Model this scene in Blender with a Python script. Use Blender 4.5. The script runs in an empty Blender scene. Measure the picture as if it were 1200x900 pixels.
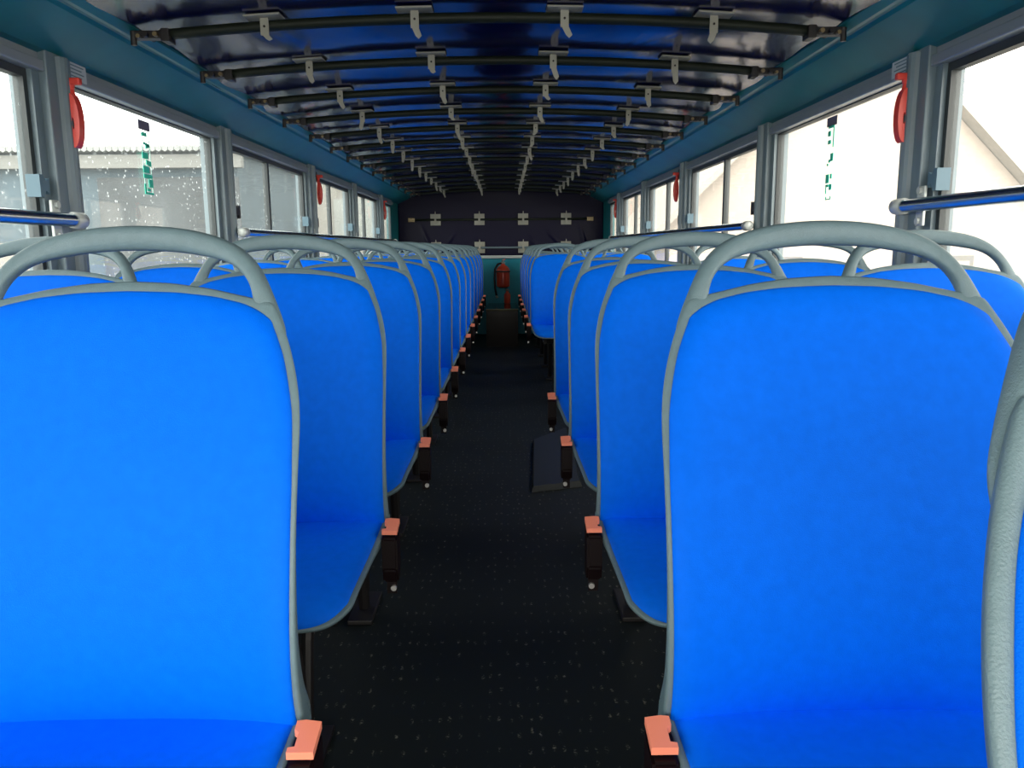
import bpy, bmesh, math, random
from mathutils import Vector, Matrix
R = math.radians
EYE = 1.06
XL, XR = -1.28, 1.21          # inner faces of the side walls
YF, YB = -1.6, 9.85           # front and rear ends of the deck

# ------------------------------------------------------------------ camera
scene = bpy.context.scene
F_PX = 930.0
HOR_Y, VAN_X, ROLL = 290.0, 592.0, 0.45
pitch = math.atan((450 - HOR_Y) / F_PX); yaw = math.atan((600 - VAN_X) / F_PX)
fw = Vector((math.sin(yaw)*math.cos(pitch), math.cos(yaw)*math.cos(pitch), -math.sin(pitch)))
rt = fw.cross(Vector((0, 0, 1))).normalized(); up = rt.cross(fw)
a = R(ROLL)
rt2 = rt*math.cos(a) - up*math.sin(a); up2 = up*math.cos(a) + rt*math.sin(a)
cam = bpy.data.objects.new('camera', bpy.data.cameras.new('camera'))
scene.collection.objects.link(cam)
m = Matrix.Identity(4)
for i in range(3):
    m[i][0] = rt2[i]; m[i][1] = up2[i]; m[i][2] = -fw[i]
m.translation = Vector((0, 0, EYE))
cam.matrix_world = m
cam.data.sensor_width = 36.0; cam.data.lens = F_PX/1200*36.0
cam.data.clip_start = 0.02
scene.camera = cam

# ------------------------------------------------------------------ view, world, light
vs = scene.view_settings
vs.view_transform = 'Standard'; vs.look = 'None'; vs.gamma = 1.0; vs.use_curve_mapping = False
vs.exposure = 0.0
SKY = 6.3
world = bpy.data.worlds.new('overcast_sky'); scene.world = world; world.use_nodes = True
wn = world.node_tree; bgn = wn.nodes['Background']
tc = wn.nodes.new('ShaderNodeTexCoord'); sx = wn.nodes.new('ShaderNodeSeparateXYZ')
rp = wn.nodes.new('ShaderNodeValToRGB')
rp.color_ramp.elements[0].position = 0.40; rp.color_ramp.elements[0].color = (0.75, 0.72, 0.66, 1)
rp.color_ramp.elements[1].position = 0.62; rp.color_ramp.elements[1].color = (1.0, 0.95, 0.85, 1)
mr = wn.nodes.new('ShaderNodeMapRange'); mr.inputs[1].default_value = -1; mr.inputs[2].default_value = 1
wn.links.new(tc.outputs['Generated'], sx.inputs[0]); wn.links.new(sx.outputs[2], mr.inputs[0])
wn.links.new(mr.outputs[0], rp.inputs[0]); wn.links.new(rp.outputs[0], bgn.inputs[0])
# the overcast is brighter towards the front of the bus (added frontal light for the seat faces)
mry = wn.nodes.new('ShaderNodeMapRange'); mry.interpolation_type = 'SMOOTHSTEP'
mry.inputs[1].default_value = 0.1; mry.inputs[2].default_value = -0.9; mry.inputs[3].default_value = SKY*0.72; mry.inputs[4].default_value = SKY*1.6
wn.links.new(sx.outputs[1], mry.inputs[0]); wn.links.new(mry.outputs[0], bgn.inputs[1])

def portal(name, loc, rot, sx_, sy_):
    l = bpy.data.lights.new(name, 'AREA'); l.shape = 'RECTANGLE'; l.size = sx_; l.size_y = sy_
    l.cycles.is_portal = True
    o = bpy.data.objects.new(name, l); scene.collection.objects.link(o); o.location = loc; o.rotation_euler = rot
portal('portal_left', (XL-0.06, 4.2, 1.23), (0, R(-90), 0), 0.66, 10.8)
portal('portal_right', (XR+0.06, 4.2, 1.23), (0, R(90), 0), 0.66, 10.8)
portal('portal_front', (-0.035, YF-0.06, 1.04), (R(90), 0, 0), 2.34, 1.28)

# ------------------------------------------------------------------ materials
def nodemat(name):
    mt = bpy.data.materials.new(name); mt.use_nodes = True
    return mt, mt.node_tree, mt.node_tree.nodes['Principled BSDF']
def mat(name, col, rough=0.5, metal=0.0, spec=0.5, var=0.0, vscale=8.0, bump=0.0, bscale=300.0, coat=0.0):
    mt, nt, b = nodemat(name)
    b.inputs['Base Color'].default_value = (*col, 1); b.inputs['Roughness'].default_value = rough
    b.inputs['Metallic'].default_value = metal; b.inputs['Specular IOR Level'].default_value = spec
    b.inputs['Coat Weight'].default_value = coat
    tcn = nt.nodes.new('ShaderNodeTexCoord')
    if var > 0:
        n = nt.nodes.new('ShaderNodeTexNoise'); n.inputs['Scale'].default_value = vscale; n.inputs['Detail'].default_value = 4
        r = nt.nodes.new('ShaderNodeValToRGB')
        r.color_ramp.elements[0].position = 0.3; r.color_ramp.elements[1].position = 0.7
        r.color_ramp.elements[0].color = (*[c*(1-var) for c in col], 1)
        r.color_ramp.elements[1].color = (*[min(1, c*(1+var)) for c in col], 1)
        nt.links.new(tcn.outputs['Object'], n.inputs[0]); nt.links.new(n.outputs['Fac'], r.inputs[0])
        nt.links.new(r.outputs[0], b.inputs['Base Color'])
    if bump > 0:
        n2 = nt.nodes.new('ShaderNodeTexNoise'); n2.inputs['Scale'].default_value = bscale; n2.inputs['Detail'].default_value = 3
        bp = nt.nodes.new('ShaderNodeBump'); bp.inputs['Strength'].default_value = bump; bp.inputs['Distance'].default_value = 0.002
        nt.links.new(tcn.outputs['Object'], n2.inputs[0]); nt.links.new(n2.outputs['Fac'], bp.inputs['Height'])
        nt.links.new(bp.outputs[0], b.inputs['Normal'])
    return mt
M = {}
M['fabric'] = mat('blue_seat_fabric', (0.0, 0.145, 0.88), 0.6, spec=0.07, var=0.04, vscale=60, bump=0.25, bscale=900)
M['shell'] = mat('grey_seat_plastic', (0.135, 0.205, 0.230), 0.42, spec=0.4, var=0.05, vscale=90, bump=0.3, bscale=700)
M['seatmetal'] = mat('black_seat_steel', (0.012, 0.010, 0.011), 0.5)
M['buckle'] = mat('black_buckle_plastic', (0.006, 0.002, 0.003), 0.5, spec=0.2)
M['button'] = mat('coral_release_button', (0.95, 0.28, 0.17), 0.5)
M['bolt'] = mat('bright_bolt', (0.7, 0.7, 0.68), 0.3, metal=0.8)
M['teal'] = mat('teal_painted_panel', (0.001, 0.145, 0.165), 0.40, spec=0.45, var=0.12, vscale=5)
M['tealdark'] = mat('dark_roof_and_edge_shade', (0.004, 0.006, 0.016), 0.5)  # roof slab, and strips that keep the sheet edges dark
M['pillar'] = mat('grey_window_pillar', (0.125, 0.175, 0.205), 0.38, var=0.08, vscale=6)
M['alu'] = mat('aluminium_window_rail', (0.28, 0.32, 0.35), 0.32, metal=0.35)
M['gasket'] = mat('dark_rubber_gasket', (0.02, 0.028, 0.032), 0.5)
M['latchgrey'] = mat('grey_blue_latch', (0.08, 0.15, 0.20), 0.5)
M['latchblack'] = mat('black_latch', (0.012, 0.010, 0.012), 0.5)
M['chrome'] = mat('chrome_tube', (0.55, 0.62, 0.66), 0.22, metal=1.0)
M['bracket'] = mat('cast_rail_bracket', (0.45, 0.48, 0.47), 0.4, metal=0.2)
M['red'] = mat('red_hammer_plastic', (0.65, 0.045, 0.03), 0.38)
M['extred'] = mat('red_extinguisher_paint', (0.90, 0.10, 0.05), 0.28, coat=0.4)
M['olive'] = mat('olive_roof_tube', (0.013, 0.018, 0.012), 0.5, spec=0.25, var=0.15)
M['clip'] = mat('cream_clip_metal', (0.34, 0.34, 0.29), 0.45, var=0.1)
M['brass'] = mat('dull_brass_fitting', (0.25, 0.19, 0.10), 0.4, metal=0.5)
M['hatch'] = mat('worn_dark_metal', (0.016, 0.021, 0.024), 0.55)
M['label'] = mat('pale_label', (0.45, 0.50, 0.52), 0.6)
M['labelink'] = mat('label_ink', (0.10, 0.17, 0.20), 0.6)
M['greytag'] = mat('grey_tag', (0.12, 0.11, 0.16), 0.6)
M['black'] = mat('black_rubber', (0.008, 0.004, 0.005), 0.5)
M['platform'] = mat('dark_glossy_step', (0.008, 0.004, 0.005), 0.12)
M['stepedge'] = mat('olive_step_nosing', (0.10, 0.10, 0.05), 0.5)
M['ledge'] = mat('pale_wall_ledge', (0.55, 0.62, 0.63), 0.45)

# carpet floor: dark woven grid with pale flecks
mt, nt, b = nodemat('dark_flecked_floor'); M['floor'] = mt
tcn = nt.nodes.new('ShaderNodeTexCoord')
mpn = nt.nodes.new('ShaderNodeMapping'); mpn.inputs['Scale'].default_value = (44, 17, 1)
ck = nt.nodes.new('ShaderNodeTexVoronoi'); ck.inputs['Scale'].default_value = 1.0; ck.inputs['Randomness'].default_value = 0.35
nz = nt.nodes.new('ShaderNodeTexNoise'); nz.inputs['Scale'].default_value = 160; nz.inputs['Detail'].default_value = 2
mlt = nt.nodes.new('ShaderNodeMath'); mlt.operation = 'MULTIPLY'
r1 = nt.nodes.new('ShaderNodeValToRGB'); r1.color_ramp.elements[0].position = 0.10; r1.color_ramp.elements[0].color = (1, 1, 1, 1)
r1.color_ramp.elements[1].position = 0.24; r1.color_ramp.elements[1].color = (0, 0, 0, 1)
r2 = nt.nodes.new('ShaderNodeValToRGB'); r2.color_ramp.elements[0].position = 0.48; r2.color_ramp.elements[1].position = 0.68
mx = nt.nodes.new('ShaderNodeMix'); mx.data_type = 'RGBA'
mx.inputs[6].default_value = (0.0105, 0.0155, 0.0165, 1); mx.inputs[7].default_value = (0.27, 0.26, 0.21, 1)
nt.links.new(tcn.outputs['Object'], mpn.inputs[0]); nt.links.new(mpn.outputs[0], ck.inputs[0])
nt.links.new(tcn.outputs['Object'], nz.inputs[0])
nt.links.new(ck.outputs['Distance'], r1.inputs[0]); nt.links.new(nz.outputs['Fac'], r2.inputs[0])
nt.links.new(r1.outputs[0], mlt.inputs[0]); nt.links.new(r2.outputs[0], mlt.inputs[1])
nt.links.new(mlt.outputs[0], mx.inputs[0]); nt.links.new(mx.outputs[2], b.inputs['Base Color'])
b.inputs['Roughness'].default_value = 0.6; b.inputs['Specular IOR Level'].default_value = 0.25

# shiny blue roof sheet with soft wrinkles
mt, nt, b = nodemat('blue_roof_sheet'); M['tarp'] = mt
b.inputs['Base Color'].default_value = (0.001, 0.003, 0.045, 1); b.inputs['Roughness'].default_value = 0.15
b.inputs['Specular IOR Level'].default_value = 0.22
tcn = nt.nodes.new('ShaderNodeTexCoord'); mpn = nt.nodes.new('ShaderNodeMapping')
mpn.inputs['Scale'].default_value = (4.0, 2.0, 1.6); mpn.inputs['Rotation'].default_value = (0, 0, 0.5)
nz = nt.nodes.new('ShaderNodeTexNoise'); nz.inputs['Scale'].default_value = 1.0; nz.inputs['Detail'].default_value = 2.5
nz.inputs['Distortion'].default_value = 0.6
bp = nt.nodes.new('ShaderNodeBump'); bp.inputs['Strength'].default_value = 0.5; bp.inputs['Distance'].default_value = 0.014
nt.links.new(tcn.outputs['Object'], mpn.inputs[0]); nt.links.new(mpn.outputs[0], nz.inputs[0])
nt.links.new(nz.outputs['Fac'], bp.inputs['Height']); nt.links.new(bp.outputs[0], b.inputs['Normal'])

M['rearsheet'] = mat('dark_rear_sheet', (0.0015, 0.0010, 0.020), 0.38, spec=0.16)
M['rearteal'] = mat('teal_rear_wall', (0.005, 0.30, 0.42), 0.5, var=0.08)
# dusty, rain-spotted glass
def glassmat(name, haze, spots, tint):
    mt = bpy.data.materials.new(name); mt.use_nodes = True; nt = mt.node_tree
    nt.nodes.remove(nt.nodes['Principled BSDF']); out = nt.nodes['Material Output']
    tr = nt.nodes.new('ShaderNodeBsdfTransparent'); tr.inputs[0].default_value = (*tint, 1)
    gl = nt.nodes.new('ShaderNodeBsdfGlossy'); gl.inputs['Roughness'].default_value = 0.02
    lw = nt.nodes.new('ShaderNodeLayerWeight'); lw.inputs[0].default_value = 0.5
    pw = nt.nodes.new('ShaderNodeMath'); pw.operation = 'POWER'; pw.inputs[1].default_value = 4.5
    fr = nt.nodes.new('ShaderNodeMath'); fr.operation = 'MULTIPLY_ADD'; fr.inputs[1].default_value = 0.45; fr.inputs[2].default_value = 0.02
    nt.links.new(lw.outputs['Facing'], pw.inputs[0]); nt.links.new(pw.outputs[0], fr.inputs[0])
    m1 = nt.nodes.new('ShaderNodeMixShader')
    tl = nt.nodes.new('ShaderNodeBsdfTranslucent'); tl.inputs[0].default_value = (0.72, 0.80, 0.84, 1)
    m2 = nt.nodes.new('ShaderNodeMixShader')
    tcn = nt.nodes.new('ShaderNodeTexCoord')
    vo = nt.nodes.new('ShaderNodeTexVoronoi'); vo.inputs['Scale'].default_value = 38
    rr = nt.nodes.new('ShaderNodeValToRGB')
    rr.color_ramp.elements[0].position = 0.10; rr.color_ramp.elements[0].color = (1, 1, 1, 1)
    rr.color_ramp.elements[1].position = 0.20; rr.color_ramp.elements[1].color = (0, 0, 0, 1)
    no = nt.nodes.new('ShaderNodeTexNoise'); no.inputs['Scale'].default_value = 5; no.inputs['Detail'].default_value = 5
    rn = nt.nodes.new('ShaderNodeValToRGB'); rn.color_ramp.elements[0].position = 0.42; rn.color_ramp.elements[1].position = 0.70
    s1 = nt.nodes.new('ShaderNodeMath'); s1.operation = 'MULTIPLY'
    s2 = nt.nodes.new('ShaderNodeMath'); s2.operation = 'MULTIPLY_ADD'
    s2.inputs[1].default_value = spots; s2.inputs[2].default_value = haze
    L = nt.links.new
    L(tcn.outputs['Object'], vo.inputs[0]); L(tcn.outputs['Object'], no.inputs[0])
    L(vo.outputs['Distance'], rr.inputs[0]); L(no.outputs['Fac'], rn.inputs[0])
    L(rr.outputs[0], s1.inputs[0]); L(rn.outputs[0], s1.inputs[1]); L(s1.outputs[0], s2.inputs[0])
    L(fr.outputs[0], m1.inputs[0]); L(tr.outputs[0], m1.inputs[1]); L(gl.outputs[0], m1.inputs[2])
    L(s2.outputs[0], m2.inputs[0]); L(m1.outputs[0], m2.inputs[1]); L(tl.outputs[0], m2.inputs[2])
    L(m2.outputs[0], out.inputs[0])
    return mt
M['glassL'] = glassmat('rain_spotted_glass', 0.028, 0.60, (0.93, 0.97, 0.98))
M['glassR'] = glassmat('dusty_glass', 0.03, 0.06, (0.98, 0.98, 0.97))
M['green'] = mat('green_sticker_print', (0.03, 0.62, 0.42), 0.5)
M['greenpale'] = mat('pale_sticker_print', (0.55, 0.85, 0.75), 0.5)
M['bld_grey'] = mat('grey_rendered_facade', (0.045, 0.068, 0.085), 0.8, var=0.2, vscale=1.2)
M['bld_dark'] = mat('dark_shed_panel', (0.045, 0.050, 0.055), 0.8, var=0.3, vscale=1.5)  # panel in a more neutral dark grey than the facade
M['bld_pale'] = mat('pale_rendered_facade', (0.20, 0.185, 0.165), 0.8, var=0.1, vscale=1.0)
M['bld_roof'] = mat('corrugated_roof_sheet', (0.19, 0.195, 0.19), 0.6, var=0.1)
M['bld_trim'] = mat('white_building_trim', (0.13, 0.128, 0.12), 0.7)
M['bld_pink'] = mat('pale_pink_house_wall', (0.34, 0.30, 0.265), 0.8, var=0.05)
M['bld_pinkroof'] = mat('pale_house_roof', (0.30, 0.285, 0.26), 0.8, var=0.05)
M['bld_glass'] = mat('pale_house_window', (0.22, 0.225, 0.21), 0.3)
M['ground'] = mat('pale_gravel_ground', (0.20, 0.195, 0.18), 0.9, var=0.2, vscale=2)

# ------------------------------------------------------------------ helpers
def link(name, bm, material, parent=None, smooth=False):
    bmesh.ops.recalc_face_normals(bm, faces=bm.faces)
    me = bpy.data.meshes.new(name); bm.to_mesh(me); bm.free()
    me.materials.append(M[material])
    if smooth:
        for p in me.polygons: p.use_smooth = True
    o = bpy.data.objects.new(name, me); scene.collection.objects.link(o)
    if parent: o.parent = parent
    return o
def tag(o, label, cat, group=None):
    o['label'] = label; o['category'] = cat
    if group: o['group'] = group
    return o
def thing(name, label, cat, loc=(0, 0, 0), group=None, rot=(0, 0, 0)):
    o = bpy.data.objects.new(name, None); scene.collection.objects.link(o)
    o.empty_display_size = 0.05; o.location = loc; o.rotation_euler = rot
    return tag(o, label, cat, group)
def struct(o): o['kind'] = 'structure'; return o
def box(bm, x0, x1, y0, y1, z0, z1, bev=0.0, rot=None):
    r = bmesh.ops.create_cube(bm, size=1.0); vs_ = r['verts']
    for v in vs_:
        v.co = Vector(((x0+x1)/2 + v.co.x*(x1-x0), (y0+y1)/2 + v.co.y*(y1-y0), (z0+z1)/2 + v.co.z*(z1-z0)))
    if rot is not None:
        c = Vector(((x0+x1)/2, (y0+y1)/2, (z0+z1)/2))
        for v in vs_: v.co = c + rot @ (v.co - c)
    if bev > 0:
        ed = list({e for v in vs_ for e in v.link_edges})
        bmesh.ops.bevel(bm, geom=ed, offset=bev, segments=2, affect='EDGES', profile=0.5)
def tube(bm, pts, rad, seg=12, cap=True):
    pts = [Vector(p) for p in pts]; n = len(pts); rings = []
    rads = rad if isinstance(rad, (list, tuple)) else [rad]*n
    t0 = (pts[1]-pts[0]).normalized()
    ref = Vector((0, 0, 1)) if abs(t0.z) < 0.9 else Vector((1, 0, 0))
    nrm = (ref - t0*ref.dot(t0)).normalized()
    for i, p in enumerate(pts):
        t = (pts[min(i+1, n-1)] - pts[max(i-1, 0)]).normalized()
        nrm = (nrm - t*nrm.dot(t)).normalized(); bi = t.cross(nrm)
        rings.append([bm.verts.new(p + (nrm*math.cos(q) + bi*math.sin(q))*rads[i]) for q in [2*math.pi*k/seg for k in range(seg)]])
    for i in range(n-1):
        for k in range(seg):
            bm.faces.new((rings[i][k], rings[i][(k+1) % seg], rings[i+1][(k+1) % seg], rings[i+1][k]))
    if cap:
        bm.faces.new(rings[0][::-1]); bm.faces.new(rings[-1])
def lathe(bm, prof, seg=20, c=(0, 0, 0)):
    rings = [[bm.verts.new((c[0]+r*math.cos(2*math.pi*k/seg), c[1]+r*math.sin(2*math.pi*k/seg), c[2]+z)) for k in range(seg)] for r, z in prof]
    for i in range(len(rings)-1):
        for k in range(seg):
            bm.faces.new((rings[i][k], rings[i][(k+1) % seg], rings[i+1][(k+1) % seg], rings[i+1][k]))
    bm.faces.new(rings[0][::-1]); bm.faces.new(rings[-1])
def prism(bm, poly, axis, a0, a1):
    """extrude 2D polygon; axis 'y': poly in (x,z); axis 'x': poly in (y,z); axis 'z': poly in (x,y)"""
    def P(p, q):
        return {'y': (p[0], q, p[1]), 'x': (q, p[0], p[1]), 'z': (p[0], p[1], q)}[axis]
    A = [bm.verts.new(P(p, a0)) for p in poly]; B = [bm.verts.new(P(p, a1)) for p in poly]
    n = len(poly)
    for i in range(n): bm.faces.new((A[i], A[(i+1) % n], B[(i+1) % n], B[i]))
    bm.faces.new(A[::-1]); bm.faces.new(B)
def lerp_table(tb, x):
    if x <= tb[0][0]: return tb[0][1]
    for (a0, b0), (a1, b1) in zip(tb, tb[1:]):
        if x <= a1:
            return b0 + (b1-b0)*(x-a0)/(a1-a0)
    return tb[-1][1]
def smooth_table(tb, step, win):
    """resample + moving average so that outlines have no kinks"""
    def f(x):
        n = 7
        return sum(lerp_table(tb, x + win*(2*k/(n-1)-1)) for k in range(n))/n
    return f

# ------------------------------------------------------------------ setting: floor, walls, ceiling
bm = bmesh.new(); box(bm, XL-0.05, XR+0.05, YF-0.05, YB+0.1, -0.06, 0.0)
struct(link('floor', bm, 'floor'))

SILL, WTOP = 0.93, EYE+0.484
PIL = [(-0.95, -0.75), (0.70, 0.90), (2.26, 2.46), (3.62, 3.82), (5.24, 5.44), (6.74, 6.92), (8.20, 8.36)]
WEND = 9.20
def wall(name, X, s):
    """s=+1: the outside is towards +x"""
    bm = bmesh.new()
    x0, x1 = sorted((X, X+s*0.05))
    box(bm, x0, x1, YF, YB+0.05, 0.0, SILL-0.03)
    box(bm, x0, x1, YF, YB+0.05, WTOP+0.05, 1.95)
    box(bm, x0, x1, WEND, YB+0.05, SILL-0.03, WTOP+0.05)
    struct(link(name, bm, 'teal'))
wall('wall_left', XL, -1); wall('wall_right', XR, 1)
bm = bmesh.new()
box(bm, XL, XR, YB, YB+0.05, 0.0, 0.93); struct(link('wall_back', bm, 'rearteal'))
bm = bmesh.new(); box(bm, XL, XR, YB-0.04, YB+0.05, 0.93, 0.965, 0.006)
struct(link('trim_1', bm, 'ledge'))
bm = bmesh.new()
box(bm, XL, XR, YF-0.05, YF, 0.0, 0.40); box(bm, XL, XR, YF-0.05, YF, 1.68, 1.95)
box(bm, XL, XL+0.08, YF-0.05, YF, 0.40, 1.68); box(bm, XR-0.08, XR, YF-0.05, YF, 0.40, 1.68)
struct(link('wall_front', bm, 'teal'))

# ceiling: sheet laid over the roof bars, dipping a little between them; comes down at the rear
XC = -0.035
BARS = [2.44 + 0.53*i for i in range(14)]
def roof_z(x):
    q = (x-XC)/0.95
    return EYE + 0.655 - 0.043*q*q
rnd = random.Random(4)
bm = bmesh.new()
NX, NY = 44, 230
ph = [[rnd.uniform(0, 6.28) for _ in range(4)] for _ in range(40)]
grid = []
for j in range(NY+1):
    y = YF + (YB-0.02-YF)*j/NY
    row = []
    k = int(math.floor((y-2.44)/0.53)); t = ((y-2.44)/0.53) % 1.0
    p = ph[(k+12) % 40]
    for i in range(NX+1):
        x = XL+0.12 + (XR-XL-0.24)*i/NX
        env = math.sin(math.pi*t)
        sag = -0.006*env + 0.004*env*math.sin(5.5*x+p[0]+2*t) + 0.0022*env*math.sin(12*x+p[1]-4*t) + 0.003*env*math.sin(2*math.pi*t+p[2]+3*x)
        row.append(bm.verts.new((x, y, roof_z(x)+0.028+sag)))
    grid.append(row)
for j in range(NY):
    for i in range(NX):
        bm.faces.new((grid[j][i], grid[j][i+1], grid[j+1][i+1], grid[j+1][i]))
o = struct(link('ceiling', bm, 'tarp', smooth=True))
md = o.modifiers.new('thick', 'SOLIDIFY'); md.thickness = 0.004; md.offset = 1
bm = bmesh.new(); box(bm, XL-0.05, XR+0.05, YF-0.05, YB+0.1, 1.93, 1.97)
struct(link('trim_2', bm, 'tealdark'))
# rear sheet closing the roof above the low back wall
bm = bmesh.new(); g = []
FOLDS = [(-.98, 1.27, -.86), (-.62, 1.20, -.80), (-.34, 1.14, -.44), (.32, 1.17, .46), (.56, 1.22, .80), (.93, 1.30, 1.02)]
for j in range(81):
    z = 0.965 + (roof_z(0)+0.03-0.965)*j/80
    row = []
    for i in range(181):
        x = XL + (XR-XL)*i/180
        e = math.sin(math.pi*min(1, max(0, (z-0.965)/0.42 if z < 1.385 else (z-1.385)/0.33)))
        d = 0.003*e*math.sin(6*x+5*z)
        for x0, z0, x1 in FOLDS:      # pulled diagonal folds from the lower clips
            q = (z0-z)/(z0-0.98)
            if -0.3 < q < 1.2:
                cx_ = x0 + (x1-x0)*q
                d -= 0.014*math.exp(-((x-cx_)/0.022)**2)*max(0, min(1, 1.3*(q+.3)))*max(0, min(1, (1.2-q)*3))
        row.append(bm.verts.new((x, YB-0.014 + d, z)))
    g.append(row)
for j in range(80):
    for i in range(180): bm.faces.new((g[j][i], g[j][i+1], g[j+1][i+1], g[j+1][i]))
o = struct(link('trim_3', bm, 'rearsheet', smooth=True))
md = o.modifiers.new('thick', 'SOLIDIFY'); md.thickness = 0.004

# coves between window heads and the roof sheet
def cove(name, X, s):
    pts = [(0.0, 0.530), (0.035, 0.540), (0.06, 0.552), (0.13, 0.588), (0.165, 0.606), (0.172, 0.616), (0.180, 0.619), (0.188, 0.614), (0.20, 0.615), (0.225, 0.628), (0.225, 0.70), (0.0, 0.72)]
    bm = bmesh.new(); prism(bm, [(X - s*p[0], EYE+p[1]) for p in pts], 'y', YF, YB-0.02)
    struct(link(name, bm, 'teal'))
cove('trim_4', XL, -1); cove('trim_5', XR, 1)
for nm_, X, s in (('trim_31', XL, -1), ('trim_32', XR, 1)):  # dark strips added so the roof sheet's edges show no bright reflection
    bm = bmesh.new()
    prism(bm, [(X-s*.215, EYE+.640), (XC+s*.985, EYE+.646), (XC+s*.985, EYE+.652), (X-s*.215, EYE+.665)], 'y', YF, YB-0.03)
    struct(link(nm_, bm, 'tealdark'))

# pillars and window rails (built as trims of the room)
tn = 6
for X, s in ((XL, -1), (XR, 1)):
    for y0, y1 in PIL:
        bm = bmesh.new()
        xi = X - s*0.035
        x0, x1 = sorted((xi, X+s*0.05))
        box(bm, x0, x1, y0+0.035, y1-0.035, SILL-0.03, WTOP+0.07, 0.004)
        x0, x1 = sorted((X-s*0.012, X+s*0.05))
        box(bm, x0, x1, y0, y1, SILL-0.03, WTOP+0.05)
        # rounded inner rib
        tube(bm, [(xi, (y0+y1)/2+0.005, SILL), (xi, (y0+y1)/2+0.005, WTOP+0.05)], 0.022, 12)
        struct(link('trim_%d' % tn, bm, 'pillar')); tn += 1
    bm = bmesh.new()
    x0, x1 = sorted((X-s*0.028, X+s*0.05)); box(bm, x0, x1, YF, WEND, WTOP, WTOP+0.03, 0.004)
    x0, x1 = sorted((X-s*0.014, X+s*0.05)); box(bm, x0, x1, YF, WEND, WTOP+0.03, WTOP+0.06)
    struct(link('trim_%d' % tn, bm, 'alu')); tn += 1
    bm = bmesh.new()
    x0, x1 = sorted((X-s*0.03, X+s*0.05)); box(bm, x0, x1, YF, WEND, SILL-0.03, SILL, 0.005)
    struct(link('trim_%d' % tn, bm, 'pillar')); tn += 1

# windows
wn_ = 1
def latch(parent, X, s, y, sd, mt_):
    """bow-tie shaped sash catch; sd: direction in y away from the pillar"""
    z = EYE+0.175; bm = bmesh.new()
    poly = [(y, z-0.020), (y+sd*0.018, z-0.012), (y+sd*0.030, z-0.030), (y+sd*0.046, z-0.030), (y+sd*0.046, z+0.030), (y+sd*0.030, z+0.030), (y+sd*0.018, z+0.014), (y, z+0.022)]
    x0, x1 = sorted((X-s*0.030, X+s*0.008)); prism(bm, poly, 'x', x0, x1)
    link('latch', bm, mt_, parent)
    return
for X, s in ((XL, -1), (XR, 1)):
    ed = [YF] + [v for p in PIL for v in p] + [WEND]
    for k in range(0, len(ed), 2):
        y0, y1 = ed[k], ed[k+1]
        fixed = abs(y0-2.46) < 0.01
        bm = bmesh.new(); f = 0.006 if fixed else 0.018; xa, xb = sorted((X+s*0.002, X+s*0.030))
        box(bm, xa, xb, y0, y0+f, SILL, WTOP); box(bm, xa, xb, y1-f, y1, SILL, WTOP)
        box(bm, xa, xb, y0+f, y1-f, SILL, SILL+0.02)
        box(bm, xa, xb, y0+f, y1-f, WTOP-(0.004 if fixed else 0.022), WTOP)
        if not fixed and y1-y0 > 1.0:
            ym = y0 + (y1-y0)*0.46
            box(bm, xa, xb, ym-0.016, ym+0.016, SILL+0.02, WTOP-0.022)
        w = struct(link('window_%d' % wn_, bm, 'gasket'))
        bm = bmesh.new(); xa, xb = sorted((X+s*0.014, X+s*0.019)); box(bm, xa, xb, y0+f, y1-f, SILL+0.02, WTOP-(0.004 if fixed else 0.022))
        link('pane', bm, 'glassL' if s < 0 else 'glassR', w)
        if not fixed:
            if y1 < WEND: latch(w, X, s, y1, -1, 'latchgrey')
            if y0 > 3: latch(w, X, s, y0, 1, 'latchblack')
        wn_ += 1

# rear raised step in the aisle
bm = bmesh.new(); box(bm, -0.20, 0.145, 8.60, YB-0.01, 0.0, 0.385); 
st = link('rear_step', bm, 'platform')
tag(st, 'black raised step with olive edge across the aisle end below the red extinguisher', 'step')
bm = bmesh.new(); box(bm, -0.203, 0.148, 8.57, 8.66, 0.385, 0.402, 0.004); link('step_edge', bm, 'stepedge', st)

# ------------------------------------------------------------------ seats
CZ = 0.483
prof = [(.128, 1.11), (.096, 1.03), (.076, .985), (.048, .92), (.018, .85), (-.008, .79), (-.026, .73), (-.039, .67), (-.045, .62), (-.043, .57), (-.030, .525), (0, .483),
        (-.03, .480), (-.1, .478), (-.2, .477), (-.3, .474), (-.35, .470), (-.385, .462), (-.404, .452), (-.413, .440)]
ic = 11
arc = [0.0]*len(prof)
for i in range(ic-1, -1, -1): arc[i] = prof[i][1] - prof[ic][1]      # the back is measured by height
for i in range(ic+1, len(prof)): arc[i] = arc[i-1] - math.dist(prof[i], prof[i-1])
tabY = sorted([(arc[i], prof[i][0]) for i in range(len(prof))]); tabZ = sorted([(arc[i], prof[i][1]) for i in range(len(prof))])
def PP(s, crisp=False):
    w = 0.018
    n = 5
    if abs(s) < w: w = max(abs(s), 0.0005)
    y = sum(lerp_table(tabY, s + w*(2*k/(n-1)-1)) for k in range(n))/n
    z = sum(lerp_table(tabZ, s + w*(2*k/(n-1)-1)) for k in range(n))/n
    return y, z
def NN(s):
    e0 = 0.012 if (s < 0 or s > 0.012) else 0.0
    e1 = 0.012 if (s > 0 or s < -0.012) else 0.0
    if abs(s) < 1e-6: e0 = e1 = 0.012
    y0, z0 = PP(s-e0); y1, z1 = PP(s+e1)
    ty, tz = y1-y0, z1-z0; l = math.hypot(ty, tz)
    return -tz/l, ty/l        # towards the sitter
ctab = [(-.42, .000), (-.38, .002), (-.30, .006), (-.2, .009), (-.1, .018), (0, .036), (.08, .032), (.25, .026), (.40, .020), (.52, .014), (.6, .012)]
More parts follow.
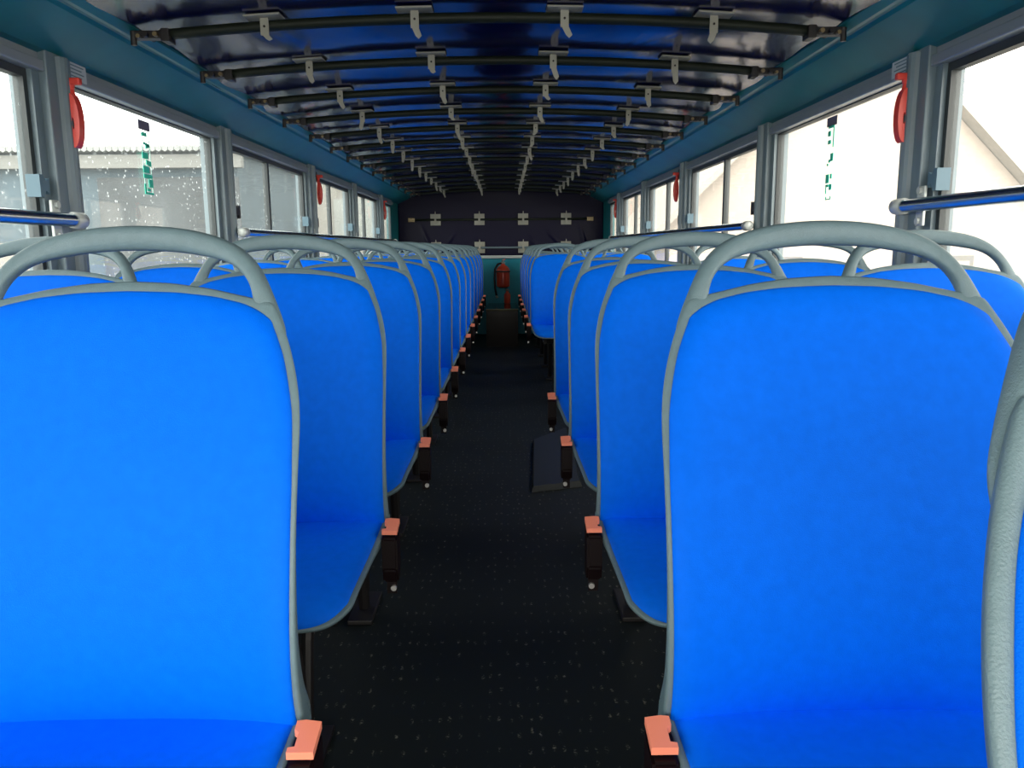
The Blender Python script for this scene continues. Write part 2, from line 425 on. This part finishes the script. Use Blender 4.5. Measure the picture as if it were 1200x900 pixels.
def SP(x, s, h, crisp=False):
    """point on the seat surface; h = height above the shell surface"""
    y, z = PP(s, crisp); ny, nz = NN(s)
    c = lerp_table(ctab, s)*min(1.3, abs(x)/0.22)**2.6
    if abs(s) < 0.06: ny, nz = (ny, nz)
    return Vector((x, y+ny*(c+h), z+nz*(c+h)))
shellW = smooth_table([(-.40, .208), (-.36, .213), (-.30, .216), (-.2, .220), (-.1, .224), (0, .2285), (.05, .2295), (.2, .2305), (.3, .2305), (.36, .2300), (.39, .2275), (.42, .2215), (.447, .2135), (.475, .203), (.495, .193), (.511, .184)], 0, .012)
shellT = lambda x: lerp_table([(0, .540), (.05, .5375), (.10, .530), (.15, .5175), (.183, .509)], abs(x))
shellF = lambda x: lerp_table([(0, -.428), (.10, -.427), (.14, -.424), (.172, -.414), (.194, -.396), (.210, -.368)], abs(x))
padW = smooth_table([(-.36, .205), (-.30, .209), (-.2, .213), (-.1, .217), (0, .2225), (.1, .225), (.2, .2265), (.3, .2265), (.375, .2220), (.41, .2145), (.442, .206), (.472, .193), (.487, .185)], 0, .010)
padT = lambda x: lerp_table([(0, .527), (.06, .525), (.108, .519), (.147, .509), (.168, .499), (.185, .486)], abs(x))
padF = lambda x: lerp_table([(0, -.421), (.10, -.420), (.14, -.416), (.168, -.406), (.190, -.388), (.203, -.360)], abs(x))

def patch(bm, s_of, W, nu, nv, fn):
    g = []
    for j in range(nv+1):
        row = []
        for i in range(nu+1):
            u = -1 + 2*i/nu
            row.append(bm.verts.new(fn(u, j/nv)))
        g.append(row)
    for j in range(nv):
        for i in range(nu): bm.faces.new((g[j][i], g[j][i+1], g[j+1][i+1], g[j+1][i]))
    return g

def seat_parts(side):
    """side: x sign of the aisle, where the belt buckle stands"""
    parts = {}
    # shell
    bm = bmesh.new(); NU, NV = 28, 52
    S_TOP, S_FR = .509, -.368
    def coords(u, v):
        # v 0 front lip, 1 top
        s_side = S_FR + (S_TOP-S_FR)*v
        x = u*shellW(s_side)
        uu = abs(u)
        lo = shellF(uu*.210); hi = shellT(uu*.183)
        s = lo + (hi-lo)*v
        # side columns keep their own s, inner ones stretch to the curved ends
        return x, s
    def depth(s): return lerp_table([(-.46, .010), (-.36, .012), (-.2, .017), (-.08, .036), (0, .055), (.12, .038), (.22, .020), (.35, .013), (.45, .013), (.56, .013)], s)
    front = []; back = []
    for j in range(NV+1):
        fr, bk = [], []
        for i in range(NU+1):
            u = -1 + 2*i/NU; x, s = coords(u, j/NV)
            edge = max(abs(u), abs(2*j/NV-1)**3)
            fr.append(bm.verts.new(SP(x, s, 0.002)))
            bk.append(bm.verts.new(SP(x*0.985, s*0.995, -depth(s))))
        front.append(fr); back.append(bk)
    for j in range(NV):
        for i in range(NU):
            bm.faces.new((front[j][i], front[j][i+1], front[j+1][i+1], front[j+1][i]))
            bm.faces.new((back[j][i], back[j+1][i], back[j+1][i+1], back[j][i+1]))
    loopf = front[0][:] + [front[j][NU] for j in range(1, NV+1)] + front[NV][:-1][::-1] + [front[j][0] for j in range(NV-1, 0, -1)]
    loopb = back[0][:] + [back[j][NU] for j in range(1, NV+1)] + back[NV][:-1][::-1] + [back[j][0] for j in range(NV-1, 0, -1)]
    n = len(loopf)
    mid = []
    for p, q in zip(loopf, loopb):
        d = q.co-p.co
        mid.append(bm.verts.new(p.co + d.normalized()*min(0.006, d.length*.45) + Vector((0.0012*(1 if p.co.x > 0 else -1), 0, 0))))
    for i in range(n):
        k = (i+1) % n
        bm.faces.new((loopf[i], loopf[k], mid[k], mid[i])); bm.faces.new((mid[i], mid[k], loopb[k], loopb[i]))
    parts['seat_frame'] = (bm, 'shell', True)
    # grab handle arch
    half = [((.2010, .930), (.190, .934)), ((.203, .955), (.176, .962)), ((.197, .971), (.165, .978)), ((.190, .987), (.158, .992)), ((.182, 1.003), (.1565, 1.005)), ((.173, 1.021), (.151, 1.021)),
            ((.161, 1.041), (.138, 1.035)), ((.144, 1.059), (.120, 1.045)), ((.118, 1.074), (.096, 1.0505)), ((.080, 1.085), (.066, 1.0555)), ((.040, 1.0905), (.034, 1.0585)), ((0, 1.092), (0, 1.0595))]
    full = [((-a_[0], a_[1]), (-b_[0], b_[1])) for a_, b_ in half] + half[:-1][::-1]
    bm = bmesh.new(); rings = []
    for (ox, oz), (ix, iz) in full:
        cx, cz = (ox+ix)/2, (oz+iz)/2; hx, hz = (ox-ix)/2, (oz-iz)/2
        s = cz - CZ
        base = SP(cx, min(s, .60), 0)
        cy = base.y + 0.0050
        up_ = min(1, max(0, (cz-.960)/.07)); up_ = up_*up_*(3-2*up_)
        dy = 0.0052 + 0.0088*up_
        cy += 0.003*(1-up_)
        ring = []
        for k in range(14):
            q = 2*math.pi*k/14
            cq, sq = math.cos(q), math.sin(q)
            e = 0.75
            cq = math.copysign(abs(cq)**e, cq); sq = math.copysign(abs(sq)**e, sq)
            ring.append(bm.verts.new((cx+hx*cq, cy+dy*sq, cz+hz*cq)))
        rings.append(ring)
    for i in range(len(rings)-1):
        for k in range(14):
            bm.faces.new((rings[i][k], rings[i][(k+1) % 14], rings[i+1][(k+1) % 14], rings[i+1][k]))
    bm.faces.new(rings[0][::-1]); bm.faces.new(rings[-1])
    parts['grab_handle'] = (bm, 'shell', True)
    # pads
    def pad(v_lo, v_hi, lo_fn, hi_fn, NU, NV, closed_lo, closed_hi):
        bm = bmesh.new()
        fr, bk = [], []
        for j in range(NV+1):
            f_, b_ = [], []
            # denser near the ends
            v = j/NV; v = v - 0.10*math.sin(2*math.pi*v)/1.0*0.8
            for i in range(NU+1):
                u = -1 + 2*i/NU; u = u + 0.10*math.sin(math.pi*u)
                s_side = v_lo + (v_hi-v_lo)*v
                x = u*padW(s_side); lo, hi = lo_fn(abs(u)), hi_fn(abs(u)); s = lo + (hi-lo)*v
                eu = 1-abs(u); ev_lo = v if closed_lo else 1; ev_hi = (1-v) if closed_hi else 1
                h = 0.015*(1-math.exp(-eu*16))*(1-math.exp(-ev_hi*26))*(1-math.exp(-ev_lo*26))
                f_.append(bm.verts.new(SP(x, s, 0.003+h)))
                b_.append(bm.verts.new(SP(x*0.99, s, -0.002)))
            fr.append(f_); bk.append(b_)
        for j in range(NV):
            for i in range(NU):
                bm.faces.new((fr[j][i], fr[j][i+1], fr[j+1][i+1], fr[j+1][i]))
                bm.faces.new((bk[j][i], bk[j+1][i], bk[j+1][i+1], bk[j][i+1]))
        lf = fr[0][:] + [fr[j][NU] for j in range(1, NV+1)] + fr[NV][:-1][::-1] + [fr[j][0] for j in range(NV-1, 0, -1)]
        lb = bk[0][:] + [bk[j][NU] for j in range(1, NV+1)] + bk[NV][:-1][::-1] + [bk[j][0] for j in range(NV-1, 0, -1)]
        for i in range(len(lf)):
            k = (i+1) % len(lf); bm.faces.new((lf[i], lf[k], lb[k], lb[i]))
        return bm
    parts['backrest'] = (pad(.002, .486, lambda u: .002, lambda u: padT(u*.185), 28, 36, False, True), 'fabric', True)
    parts['seat_cushion'] = (pad(-.360, -.0015, lambda u: padF(u*.203), lambda u: -.0015, 28, 28, True, False), 'fabric', True)
    # under-seat frame
    bm = bmesh.new()
    tube(bm, [(-.13, .02, .40), (.13, .02, .40)], .014, 8); tube(bm, [(-.13, -.22, .40), (.13, -.22, .40)], .014, 8)
    for sx_ in (-.13, .13): tube(bm, [(sx_, .04, .40), (sx_, -.26, .40)], .014, 8)
    parts['seat_base'] = (bm, 'seatmetal', False)
    for nm, sx_ in (('leg', -.05), ('leg_b', .05)):
        bm = bmesh.new()
        tube(bm, [(sx_, -.20, .395), (sx_, -.15, .22), (sx_, -.12, .02)], .017, 8)
        tube(bm, [(sx_, .0, .395), (sx_, -.06, .25), (sx_, -.10, .06)], .014, 8)
        box(bm, sx_-.035, sx_+.035, -.20, 0.0, 0.0, .014, .003)
        parts[nm] = (bm, 'seatmetal', False)
    # belt buckle
    bm = bmesh.new(); bx_ = side*.2395
    prism(bm, [(-.128, .495), (-.072, .506), (-.075, .430), (-.090, .400), (-.118, .400), (-.127, .430)], 'x', bx_-.0155, bx_+.0155)
    bmesh.ops.bevel(bm, geom=list(bm.edges), offset=.004, segments=2, affect='EDGES')
    box(bm, bx_-.010, bx_+.010, -.106, -.100, .372, .42)
    parts['belt_buckle'] = (bm, 'buckle', False)
    bm = bmesh.new()
    sg = side
    # button face with a notch on the inner side
    pl = [(.0185, 0), (.0185, .062), (-.004, .066), (-.016, .064), (-.016, .046), (-.009, .040), (-.009, .012), (-.018, .010), (-.018, 0)]
    A = []
    for dz in (0.0, 0.009):
        A.append([bm.verts.new((bx_ + sg*px_*.83, -.119 + py_*.72, .5005 + py_*.72*.20 + dz)) for px_, py_ in pl])
    n = len(pl)
    for i in range(n): bm.faces.new((A[0][i], A[0][(i+1) % n], A[1][(i+1) % n], A[1][i]))
    bm.faces.new(A[0][::-1]); bm.faces.new(A[1])
    parts['release_button'] = (bm, 'button', False)
    bm = bmesh.new()
    tube(bm, [(bx_+sg*.004, -.112, .385), (bx_+sg*.004, -.100, .385)], .006, 10)
    parts['bolt'] = (bm, 'bolt', False)
    return parts

PROTO = {}
def seat(side, x, y, label, cat_group):
    if side not in PROTO:
        root = thing('passenger_seat', label, 'seat', (x, y, 0), cat_group)
        ps = seat_parts(side); objs = {}
        for nm, (bm_, mt_, sm_) in ps.items():
            name = 'leg' if nm.startswith('leg') else nm
            par = root
            if nm in ('release_button', 'bolt'): par = objs['belt_buckle']
            if nm == 'grab_handle': par = root
            o = link(name, bm_, mt_, par, sm_); objs[nm] = o
            if nm in ('seat_frame', 'backrest', 'seat_cushion'):
                md_ = o.modifiers.new('sub', 'SUBSURF'); md_.levels = 1; md_.render_levels = 1
            if nm == 'grab_handle':
                md_ = o.modifiers.new('sub', 'SUBSURF'); md_.levels = 2; md_.render_levels = 2
            if nm == 'release_button': o['label'] = 'coral red release button'
        PROTO[side] = root
        return root
    src = PROTO[side]; r = src.copy(); scene.collection.objects.link(r); r.location = (x, y, 0)
    tag(r, label, 'seat', cat_group)
    for ch in list(src.children):
        c = ch.copy(); scene.collection.objects.link(c); c.parent = r
        for g_ in list(ch.children):
            d = g_.copy(); scene.collection.objects.link(d); d.parent = c
    return r
ORD = ['', 'first', 'second', 'third', 'fourth', 'fifth', 'sixth', 'seventh', 'eighth', 'ninth', 'tenth', 'eleventh', 'twelfth', 'thirteenth']
def rowy(n): return 0.92 + 0.70*(n-1)
AL, AR, SW = -0.472, 0.414, 0.492
for n in range(1, 14):
    where = {1: 'in the nearest full row', 13: 'in the last row before the rear wall'}.get(n, 'in the %s row from the camera' % ORD[n])
    seat(1, AL, rowy(n), 'blue seat left of the aisle, %s' % where, 'seats left of the aisle')
    seat(1, AL-SW, rowy(n), 'blue seat along the left windows, %s' % where, 'seats along the left windows')
for n in [0, 1, 2, 3, 4, 8, 9, 10, 11, 12, 13]:
    if n == 0: where = 'cut off by the bottom right photo corner'
    elif n == 4: where = 'fourth row, last before the stairwell gap'
    elif n == 8: where = 'first row behind the stairwell gap'
    elif n == 1: where = 'in the nearest full row'
    elif n == 13: where = 'in the last row before the rear wall'
    elif n < 8: where = 'in the %s row from the camera' % ORD[n]
    else: where = 'in the %s row behind the stairwell gap' % ORD[n-7]
    seat(-1, AR, rowy(n) if n else 0.273, 'blue seat right of the aisle, %s' % where, 'seats right of the aisle')
    if n > 0:
        if n == 8: where = 'first row behind the stairwell gap'
        seat(-1, AR+SW, rowy(n), 'blue seat along the right windows, %s' % where, 'seats along the right windows')

# ------------------------------------------------------------------ roof bars with clips
def roof_bar(i, y):
    place = 'nearest the camera' if i == 0 else ('last before the rear wall' if i == len(BARS)-1 else '%s from the camera' % ['', 'second', 'third', 'fourth', 'fifth', 'sixth', 'seventh', 'eighth', 'ninth', 'tenth', 'eleventh', 'twelfth', 'thirteenth'][i])
    t = thing('roof_bar', 'dark arched roof bar with four pale clips, %s' % place, 'roof bar', (XC, y, EYE+0.6), 'arched bars under the roof sheet')
    bm = bmesh.new(); pts = []
    for k in range(25):
        x = -0.95 + 1.9*k/24; pts.append((x, 0, roof_z(x+XC)-EYE-0.6))
    tube(bm, pts, 0.0155, 10); link('bar', bm, 'olive', t, True)
    for cx in (-.645, -.215, .215, .645):
        z = roof_z(cx+XC)-EYE-0.6
        slope = -2*0.043*cx/0.95/0.95
        bm = bmesh.new()
        box(bm, cx-.052, cx+.052, -.050, .050, z+.0165, z+.0225, .0025, Matrix.Rotation(-math.atan(slope), 3, 'Y'))
        box(bm, cx-.012, cx+.012, -.0215, -.0165, z-.030, z+.018, .001)
        c = link('clip', bm, 'clip', t)
        lean = rnd.uniform(-.010, .014); ln = rnd.choice([.02, .034, .034, .044])
        bm = bmesh.new()
        prism(bm, [(cx-.010, z-.026), (cx+.010, z-.026), (cx+.009+lean, z-.026-ln*.75), (cx+lean, z-.026-ln), (cx-.009+lean, z-.026-ln*.75)], 'y', -.0245, -.0215)
        link('tail', bm, 'clip', c)
        bm = bmesh.new(); tube(bm, [(cx, -.0235, z-.006), (cx, -.0215, z-.006)], .0035, 8); link('rivet', bm, 'black', c)
    for s in (-1, 1):
        z = roof_z(s*.95+XC)-EYE-0.6
        bm = bmesh.new()
        box(bm, s*.985-.045, s*.985+.045, -.016, .016, z-.012, z+.010, .003)
        box(bm, s*.93-.012, s*.93+.012, -.026, .026, z-.022, z+.014, .003)
        tube(bm, [(s*.985, -.032, z-.004), (s*.985, .032, z-.004)], .008, 8)
        tube(bm, [(s*1.025, -.01, z-.030), (s*1.025, -.01, z+.008)], .009, 8)
        e = link('end_bracket', bm, 'seatmetal', t)
        bm = bmesh.new()
        tube(bm, [(s*.955, -.034, z-.004), (s*.955, -.020, z-.004)], .007, 8); link('bolt', bm, 'brass', e)
        bm = bmesh.new(); tube(bm, [(s*1.005, -.030, z-.008), (s*1.005, -.016, z-.008)], .006, 8); link('bolt', bm, 'brass', e)
for i, y in enumerate(BARS): roof_bar(i, y)

def rear_bar(z, upper):
    t = thing('rear_bar', ('upper' if upper else 'lower') + ' straight bar with four white square clips across the rear sheet', 'roof bar', (XC, YB-0.06, z), 'straight bars across the rear sheet')
    bm = bmesh.new(); tube(bm, [(-1.08, 0, 0), (1.08, 0, 0)], 0.013, 10); link('bar', bm, 'pillar' if not upper else 'olive', t, True)
    for cx in (-.79, -.26, .27, .79):
        bm = bmesh.new()
        box(bm, cx-.062, cx+.062, .018, .024, -.065, .070, .002)
        box(bm, cx-.012, cx+.012, -.020, -.014, -.045, .045, .001)
        c = link('clip', bm, 'clip', t)
        bm = bmesh.new(); prism(bm, [(cx-.011, .04), (cx+.011, .04), (cx+.004, .095), (cx-.002, .10)], 'y', -.018, -.014); link('tail', bm, 'clip', c)
    for s in (-1, 1):
        bm = bmesh.new(); box(bm, s*1.08-.04, s*1.08+.04, -.02, .03, -.025, .025, .006); tube(bm, [(s*1.08, -.035, 0), (s*1.08, -.015, 0)], .012, 8)
        link('end_bracket', bm, 'brass', t)
rear_bar(EYE+0.335, True); rear_bar(EYE+0.0, False)

# ------------------------------------------------------------------ grab rails
def rail(label, X, s, y0, y1, z, sup, end_near, end_far):
    t = thing('grab_rail', label, 'grab rail', (X - s*0.085, 0, z), 'chrome rails along the windows')
    bm = bmesh.new(); tube(bm, [(0, y0, 0), (0, y1, 0)], 0.0185, 20, False); link('rail_tube', bm, 'chrome', t, True)
    for y, e in ((y0, end_near), (y1, end_far)):
        if e:
            bm = bmesh.new(); d = 1 if y == y1 else -1
            tube(bm, [(0, y-d*.030, 0), (0, y+d*.016, 0), (0, y+d*.022, 0)], [.0225, .0225, .016], 16); link('end_cap', bm, 'bracket', t, True)
    for y in sup:
        bm = bmesh.new()
        x1 = s*0.050
        tube(bm, [(0, y, 0), (x1, y, 0)], .011, 10)
        xa, xb = sorted((x1-s*.004, x1+s*.004)); box(bm, xa, xb, y-.020, y+.020, -.055, .055, .002)
        for dz in (-.042, .042): tube(bm, [(x1-s*.012, y, dz), (x1, y, dz)], .010, 8)
        link('mount', bm, 'bracket', t)
rail('thick chrome grab rail at the left edge of the photo, ending at the first pillar', XL, -1, 0.55, 2.29, EYE+.084, [0.80, 2.265], False, True)
rail('thick chrome grab rail at the right edge of the photo, ending at the first pillar', XR, 1, 0.55, 2.30, EYE+.106, [0.80, 2.275], False, True)
rail('long thin grab rail running along the left windows from second pillar to rear', XL, -1, 3.72, 8.9, EYE+.078, [3.75, 5.34, 6.83, 8.28], True, True)
rail('long thin grab rail running along the right windows from second pillar to rear', XR, 1, 3.72, 8.5, EYE+.090, [3.75, 5.34, 6.83, 8.28], True, True)

# ------------------------------------------------------------------ emergency hammers
def hammer(label, X, s, y, z):
    t = thing('emergency_hammer', label, 'hammer', (X - s*0.045, y, z), 'red emergency hammers on the window pillars')
    # seen along y: D-shaped grip bulging into the bus; hole through it
    n = 22; bm = bmesh.new()
    outer, inner = [], []
    for k in range(n):
        q = 2*math.pi*k/n
        c, sn = math.cos(q), math.sin(q)
        ox = -s*(.012 + .020*c) if c > 0 else -s*(.012 + .012*c)
        outer.append((ox, -.02 + .075*sn)); inner.append((-s*(.014+.0035*c), -.028 + .016*sn))
    rings = []
    for poly, yy in ((outer, -.015), (outer, .015), (inner, .015), (inner, -.015)):
        rings.append([bm.verts.new((p[0], yy, p[1])) for p in poly])
    for a_ in range(4):
        b_ = (a_+1) % 4
        for k in range(n): bm.faces.new((rings[a_][k], rings[a_][(k+1) % n], rings[b_][(k+1) % n], rings[b_][k]))
    link('grip', bm, 'red', t, False)
    bm = bmesh.new()
    tube(bm, [(-s*.010, 0, .045), (-s*.010, 0, .066), (-s*.010, 0, .080)], [.011, .008, .012], 12)
    xa, xb = sorted((-s*.040, s*.012)); box(bm, xa, xb, -.010, .010, .078, .098, .005)
    link('head', bm, 'red', t)
    bm = bmesh.new(); xa, xb = sorted((s*.000, s*.012)); box(bm, xa, xb, -.020, .020, .055, .118, .003); link('holder', bm, 'latchblack', t)
for (y, w) in ((2.375, 'nearest pillar'), (5.42, 'third pillar'), (8.34, 'farthest pillar')):
    zz = EYE+.385
    hammer('red emergency hammer on the %s of the left windows' % w, XL, -1, y, zz)
    hammer('red emergency hammer on the %s of the right windows' % w, XR, 1, y, zz)

# ------------------------------------------------------------------ stickers and labels
def sticker(label, X, s, y, marks, mt_, dz=0.0):
    t = thing('window_sticker', label, 'sticker', (X + s*0.010, y, 0), 'vertical stickers on the fixed windows')
    bm = bmesh.new(); box(bm, -.001, .001, -.045, .045, EYE+.425+dz, EYE+.458+dz, .0005); link('tag_plate', bm, 'greytag', t)
    bm = bmesh.new()
    for (a0, a1, z0, z1, sk) in marks:
        z0, z1 = .418+dz-(.405-z0)*.71, .418+dz-(.405-z1)*.71
        a0, a1 = a0*1.25, a1*1.25
        prism(bm, [(a0, EYE+z0), (a1, EYE+z0+sk), (a1, EYE+z1+sk), (a0, EYE+z1)], 'x', -.001, .001)
    link('lettering', bm, mt_, t)
    return t
mkL = [(-.018, .012, .385, .405, 0), (-.014, .020, .345, .358, -.004), (.0, .024, .325, .340, .008), (-.026, .012, .275, .305, 0), (-.004, .028, .248, .272, -.006), (-.026, .012, .205, .238, 0), (-.026, .028, .178, .198, 0),
       (.004, .030, .135, .175, 0), (-.026, .030, .098, .108, 0), (-.026, -.016, .108, .150, 0), (-.010, .010, .114, .128, 0)]
stl = sticker('green lettered sticker strip hanging down the second left window', XL, -1, 2.98, mkL, 'green')
bm = bmesh.new()
for (a0, a1, z0, z1) in ((-.030, -.026, .10, .40), (.030, .034, .10, .40), (-.026, .030, .240, .2435), (-.026, .030, .308, .3115), (-.026, .030, .362, .3655), (-.026, .030, .200, .2035)):
    box(bm, -.0008, .0008, a0, a1, EYE+.418-(.405-z0)*.71, EYE+.418-(.405-z1)*.71)
link('backing', bm, 'greenpale', stl)
mkR = [(-.020, -.014, .285, .395, 0), (-.012, .022, .385, .400, 0), (.004, .024, .345, .372, 0), (.000, .022, .305, .325, 0), (-.022, -.002, .215, .255, 0), (-.002, .010, .210, .225, 0), (.010, .020, .195, .206, 0),
       (-.020, -.008, .125, .150, 0), (.000, .024, .105, .150, 0), (-.022, -.004, .068, .098, 0), (.000, .022, .085, .098, 0), (.016, .022, .050, .085, 0), (-.020, .018, .018, .023, 0), (-.020, -.015, .023, .036, 0), (.013, .018, .023, .036, 0)]
mkR = [(a0, a1, z0+.02, z1+.02, k) for a0, a1, z0, z1, k in mkR]
sticker('broken green lettering hanging down the second right window', XR, 1, 3.05, mkR, "green", .010)
def plate(label, X, s, y, z):
    t = thing('maker_label', label, 'label', (X - s*0.030, y, z), 'small labels above the pillars')
    bm = bmesh.new(); rot = Matrix.Rotation(0, 3, 'Y')
    xa, xb = sorted((-s*.002, s*.002)); box(bm, xa, xb, -.075, .075, -.026, .026, .0006); link('label_face', bm, 'label', t)
    bm = bmesh.new()
    for k in range(4): xa, xb = sorted((-s*.0024, -s*.0018)); box(bm, xa, xb, -.060, .060-.012*(k % 2), .012-.010*k, .0155-.010*k)
    link('print_lines', bm, 'labelink', t)
plate('pale rectangular label above the nearest left window pillar', XL, -1, 2.44, WTOP+.034)
plate('pale rectangular label above the nearest right window pillar', XR, 1, 2.44, WTOP+.034)

# ------------------------------------------------------------------ fire extinguisher on the rear wall
t = ext = thing('fire_extinguisher', 'red fire extinguisher with black hose mounted on teal rear wall at aisle end', 'fire extinguisher', (-0.015, YB-0.11, EYE-0.475))
bm = bmesh.new(); lathe(bm, [(.060, 0), (.075, .012), (.078, .03), (.078, .245), (.070, .275), (.045, .305), (.024, .318), (.022, .335)], 24); link('cylinder', bm, 'extred', t, True)
bm = bmesh.new(); box(bm, -.026, .026, -.018, .018, .335, .360, .004)
box(bm, -.012, .012, -.085, .03, .372, .380, .002, Matrix.Rotation(R(-14), 3, 'X')); box(bm, -.010, .010, -.075, .02, .348, .355, .002, Matrix.Rotation(R(12), 3, 'X'))
link('valve', bm, 'bracket', t)
bm = bmesh.new(); box(bm, -.011, .030, -.06, .01, .385, .398, .003, Matrix.Rotation(R(-20), 3, 'Y')); link('lever', bm, 'extred', t)
bm = bmesh.new(); tube(bm, [(-.02, -.01, .345), (-.06, -.03, .33), (-.092, -.035, .26), (-.098, -.03, .12), (-.092, -.03, -.03), (-.078, -.04, -.12)], .012, 10); link('hose', bm, 'black', t, True)
bm = bmesh.new(); tube(bm, [(-.080, -.04, -.115), (-.070, -.05, -.150)], [.010, .018], 10); link('nozzle', bm, 'bracket', t, True)
bm = bmesh.new(); box(bm, -.082, .082, -.084, -.079, .215, .235, .001); box(bm, -.03, .03, .07, .10, .02, .26, .004); box(bm, -.05, .05, -.079, .10, -.010, -.002, .003); link('wall_bracket', bm, 'black', t)
ext.scale = (1.05, 1.05, 0.84)
# small red shape added to stand in for a reddish reflection under it
t = thing('reflection_shape', 'small dark red shape standing in for a reflection on black step under the fire extinguisher', 'reflection shape', (0.035, YB-0.10, 0.3855))
bm = bmesh.new(); lathe(bm, [(.034, 0), (.040, .01), (.040, .10), (.030, .125), (.018, .135), (.018, .15)], 18); link('reflection_body', bm, 'extred', t, True)
bm = bmesh.new(); lathe(bm, [(.022, .150), (.022, .170), (.012, .178)], 14); link('reflection_cap', bm, 'bracket', t, True)

# wedge shaped hood beside the stairwell (right of the aisle)
bm = bmesh.new()
A = [bm.verts.new(p) for p in ((.11, 3.34, .002), (.34, 3.42, .002), (.36, 4.55, .002), (.15, 4.25, .002))]
B = [bm.verts.new(p) for p in ((.12, 3.37, .022), (.33, 3.45, .022), (.35, 4.52, .022), (.155, 4.24, .022))]
for i in range(4): bm.faces.new((A[i], A[(i+1) % 4], B[(i+1) % 4], B[i]))
bm.faces.new(A[::-1]); bm.faces.new(B)
tag(link('floor_hatch', bm, 'hatch'), 'low dark grey hatch on the floor right of the aisle beside third and fourth seats', 'floor hatch')

# ------------------------------------------------------------------ outside
GZ = -2.3
bm = bmesh.new(); box(bm, -60, 60, -30, 80, GZ-0.2, GZ); struct(link('ground', bm, 'ground'))

# shed with a corrugated roof, left
t = thing('corrugated_shed', 'long grey building with pale corrugated roof edge outside the left windows', 'building', (-9.6, 14.2, GZ))
bm = bmesh.new(); box(bm, -6.8, 5.0, 0, 5, 0, 5.0); link('facade', bm, 'bld_grey', t)
bm = bmesh.new()
for k in range(118): 
    x = -7 + k*0.104
    tube(bm, [(x, -.35, 5.05), (x, 5.2, 5.10)], .055, 6)
link('corrugated_roof', bm, 'bld_roof', t)
bm = bmesh.new(); box(bm, -7.0, 5.15, -.25, -.10, 4.74, 4.96); link('gutter', bm, 'bld_trim', t)
bm = bmesh.new(); box(bm, -1.2, 1.9, -.08, 0, 0.0, 3.5); link('shed_door', bm, 'bld_pale', t)
bm = bmesh.new(); box(bm, -6.0, -2.6, -.06, 0, 0.0, 4.1); link('shed_door', bm, 'bld_pale', t)
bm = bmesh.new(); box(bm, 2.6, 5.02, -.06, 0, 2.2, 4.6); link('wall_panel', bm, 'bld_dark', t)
# further pale building
t = thing('pale_building', 'pale low building with a dark lower band seen beyond the grey shed', 'building', (-6.5, 24, GZ))
bm = bmesh.new(); box(bm, -6, 7, 0, 6, 2.6, 5.7); link('facade', bm, 'bld_pale', t)
bm = bmesh.new(); box(bm, -6, 7, -.05, 6, 0, 2.6); link('lower_band', bm, 'bld_grey', t)
bm = bmesh.new(); box(bm, -6.2, 7.2, -.4, 6.2, 5.7, 5.85); link('roof', bm, 'bld_roof', t)
bm = bmesh.new(); box(bm, 1.5, 2.7, -.06, 0, 3.4, 4.8); link('window', bm, 'bld_glass', t)

# gabled houses, right
def house(label, x, y, w, h, gh, dep):
    t = thing('gabled_house', label, 'house', (x, y, GZ), 'gabled houses outside the right windows')
    bm = bmesh.new(); prism(bm, [(-w/2, 0), (w/2, 0), (w/2, h), (0, h+gh), (-w/2, h)], 'y', 0, dep); link('walls', bm, 'bld_pink', t)
    bm = bmesh.new()
    for s in (-1, 1):
        ex = s*(w/2+.4); ez = h-.4*gh/(w/2)
        prism(bm, [(0, h+gh+.02), (ex, ez+.02), (ex, ez+.2), (0, h+gh+.22)], 'y', -.4, dep+.4)
    link('roof', bm, 'bld_pinkroof', t)
    for wx in (-w*.22, w*.22):
        bm = bmesh.new(); box(bm, wx-.65, wx+.65, -.08, 0, h*.42, h*.42+1.5); fr = link('window', bm, 'bld_trim', t)
        bm = bmesh.new()
        for q in (-.30, .30): box(bm, wx+q-.25, wx+q+.25, -.10, -.08, h*.42+.12, h*.42+1.38)
        link('window_pane', bm, 'bld_glass', fr)
house('pale pink gabled house with paired windows outside the second and third right windows', 8.2, 18.5, 9.0, 3.8, 4.4, 7)
house('pale distant gabled house further back, outside the rear right windows', 5.8, 31, 8.0, 4.6, 3.6, 7)
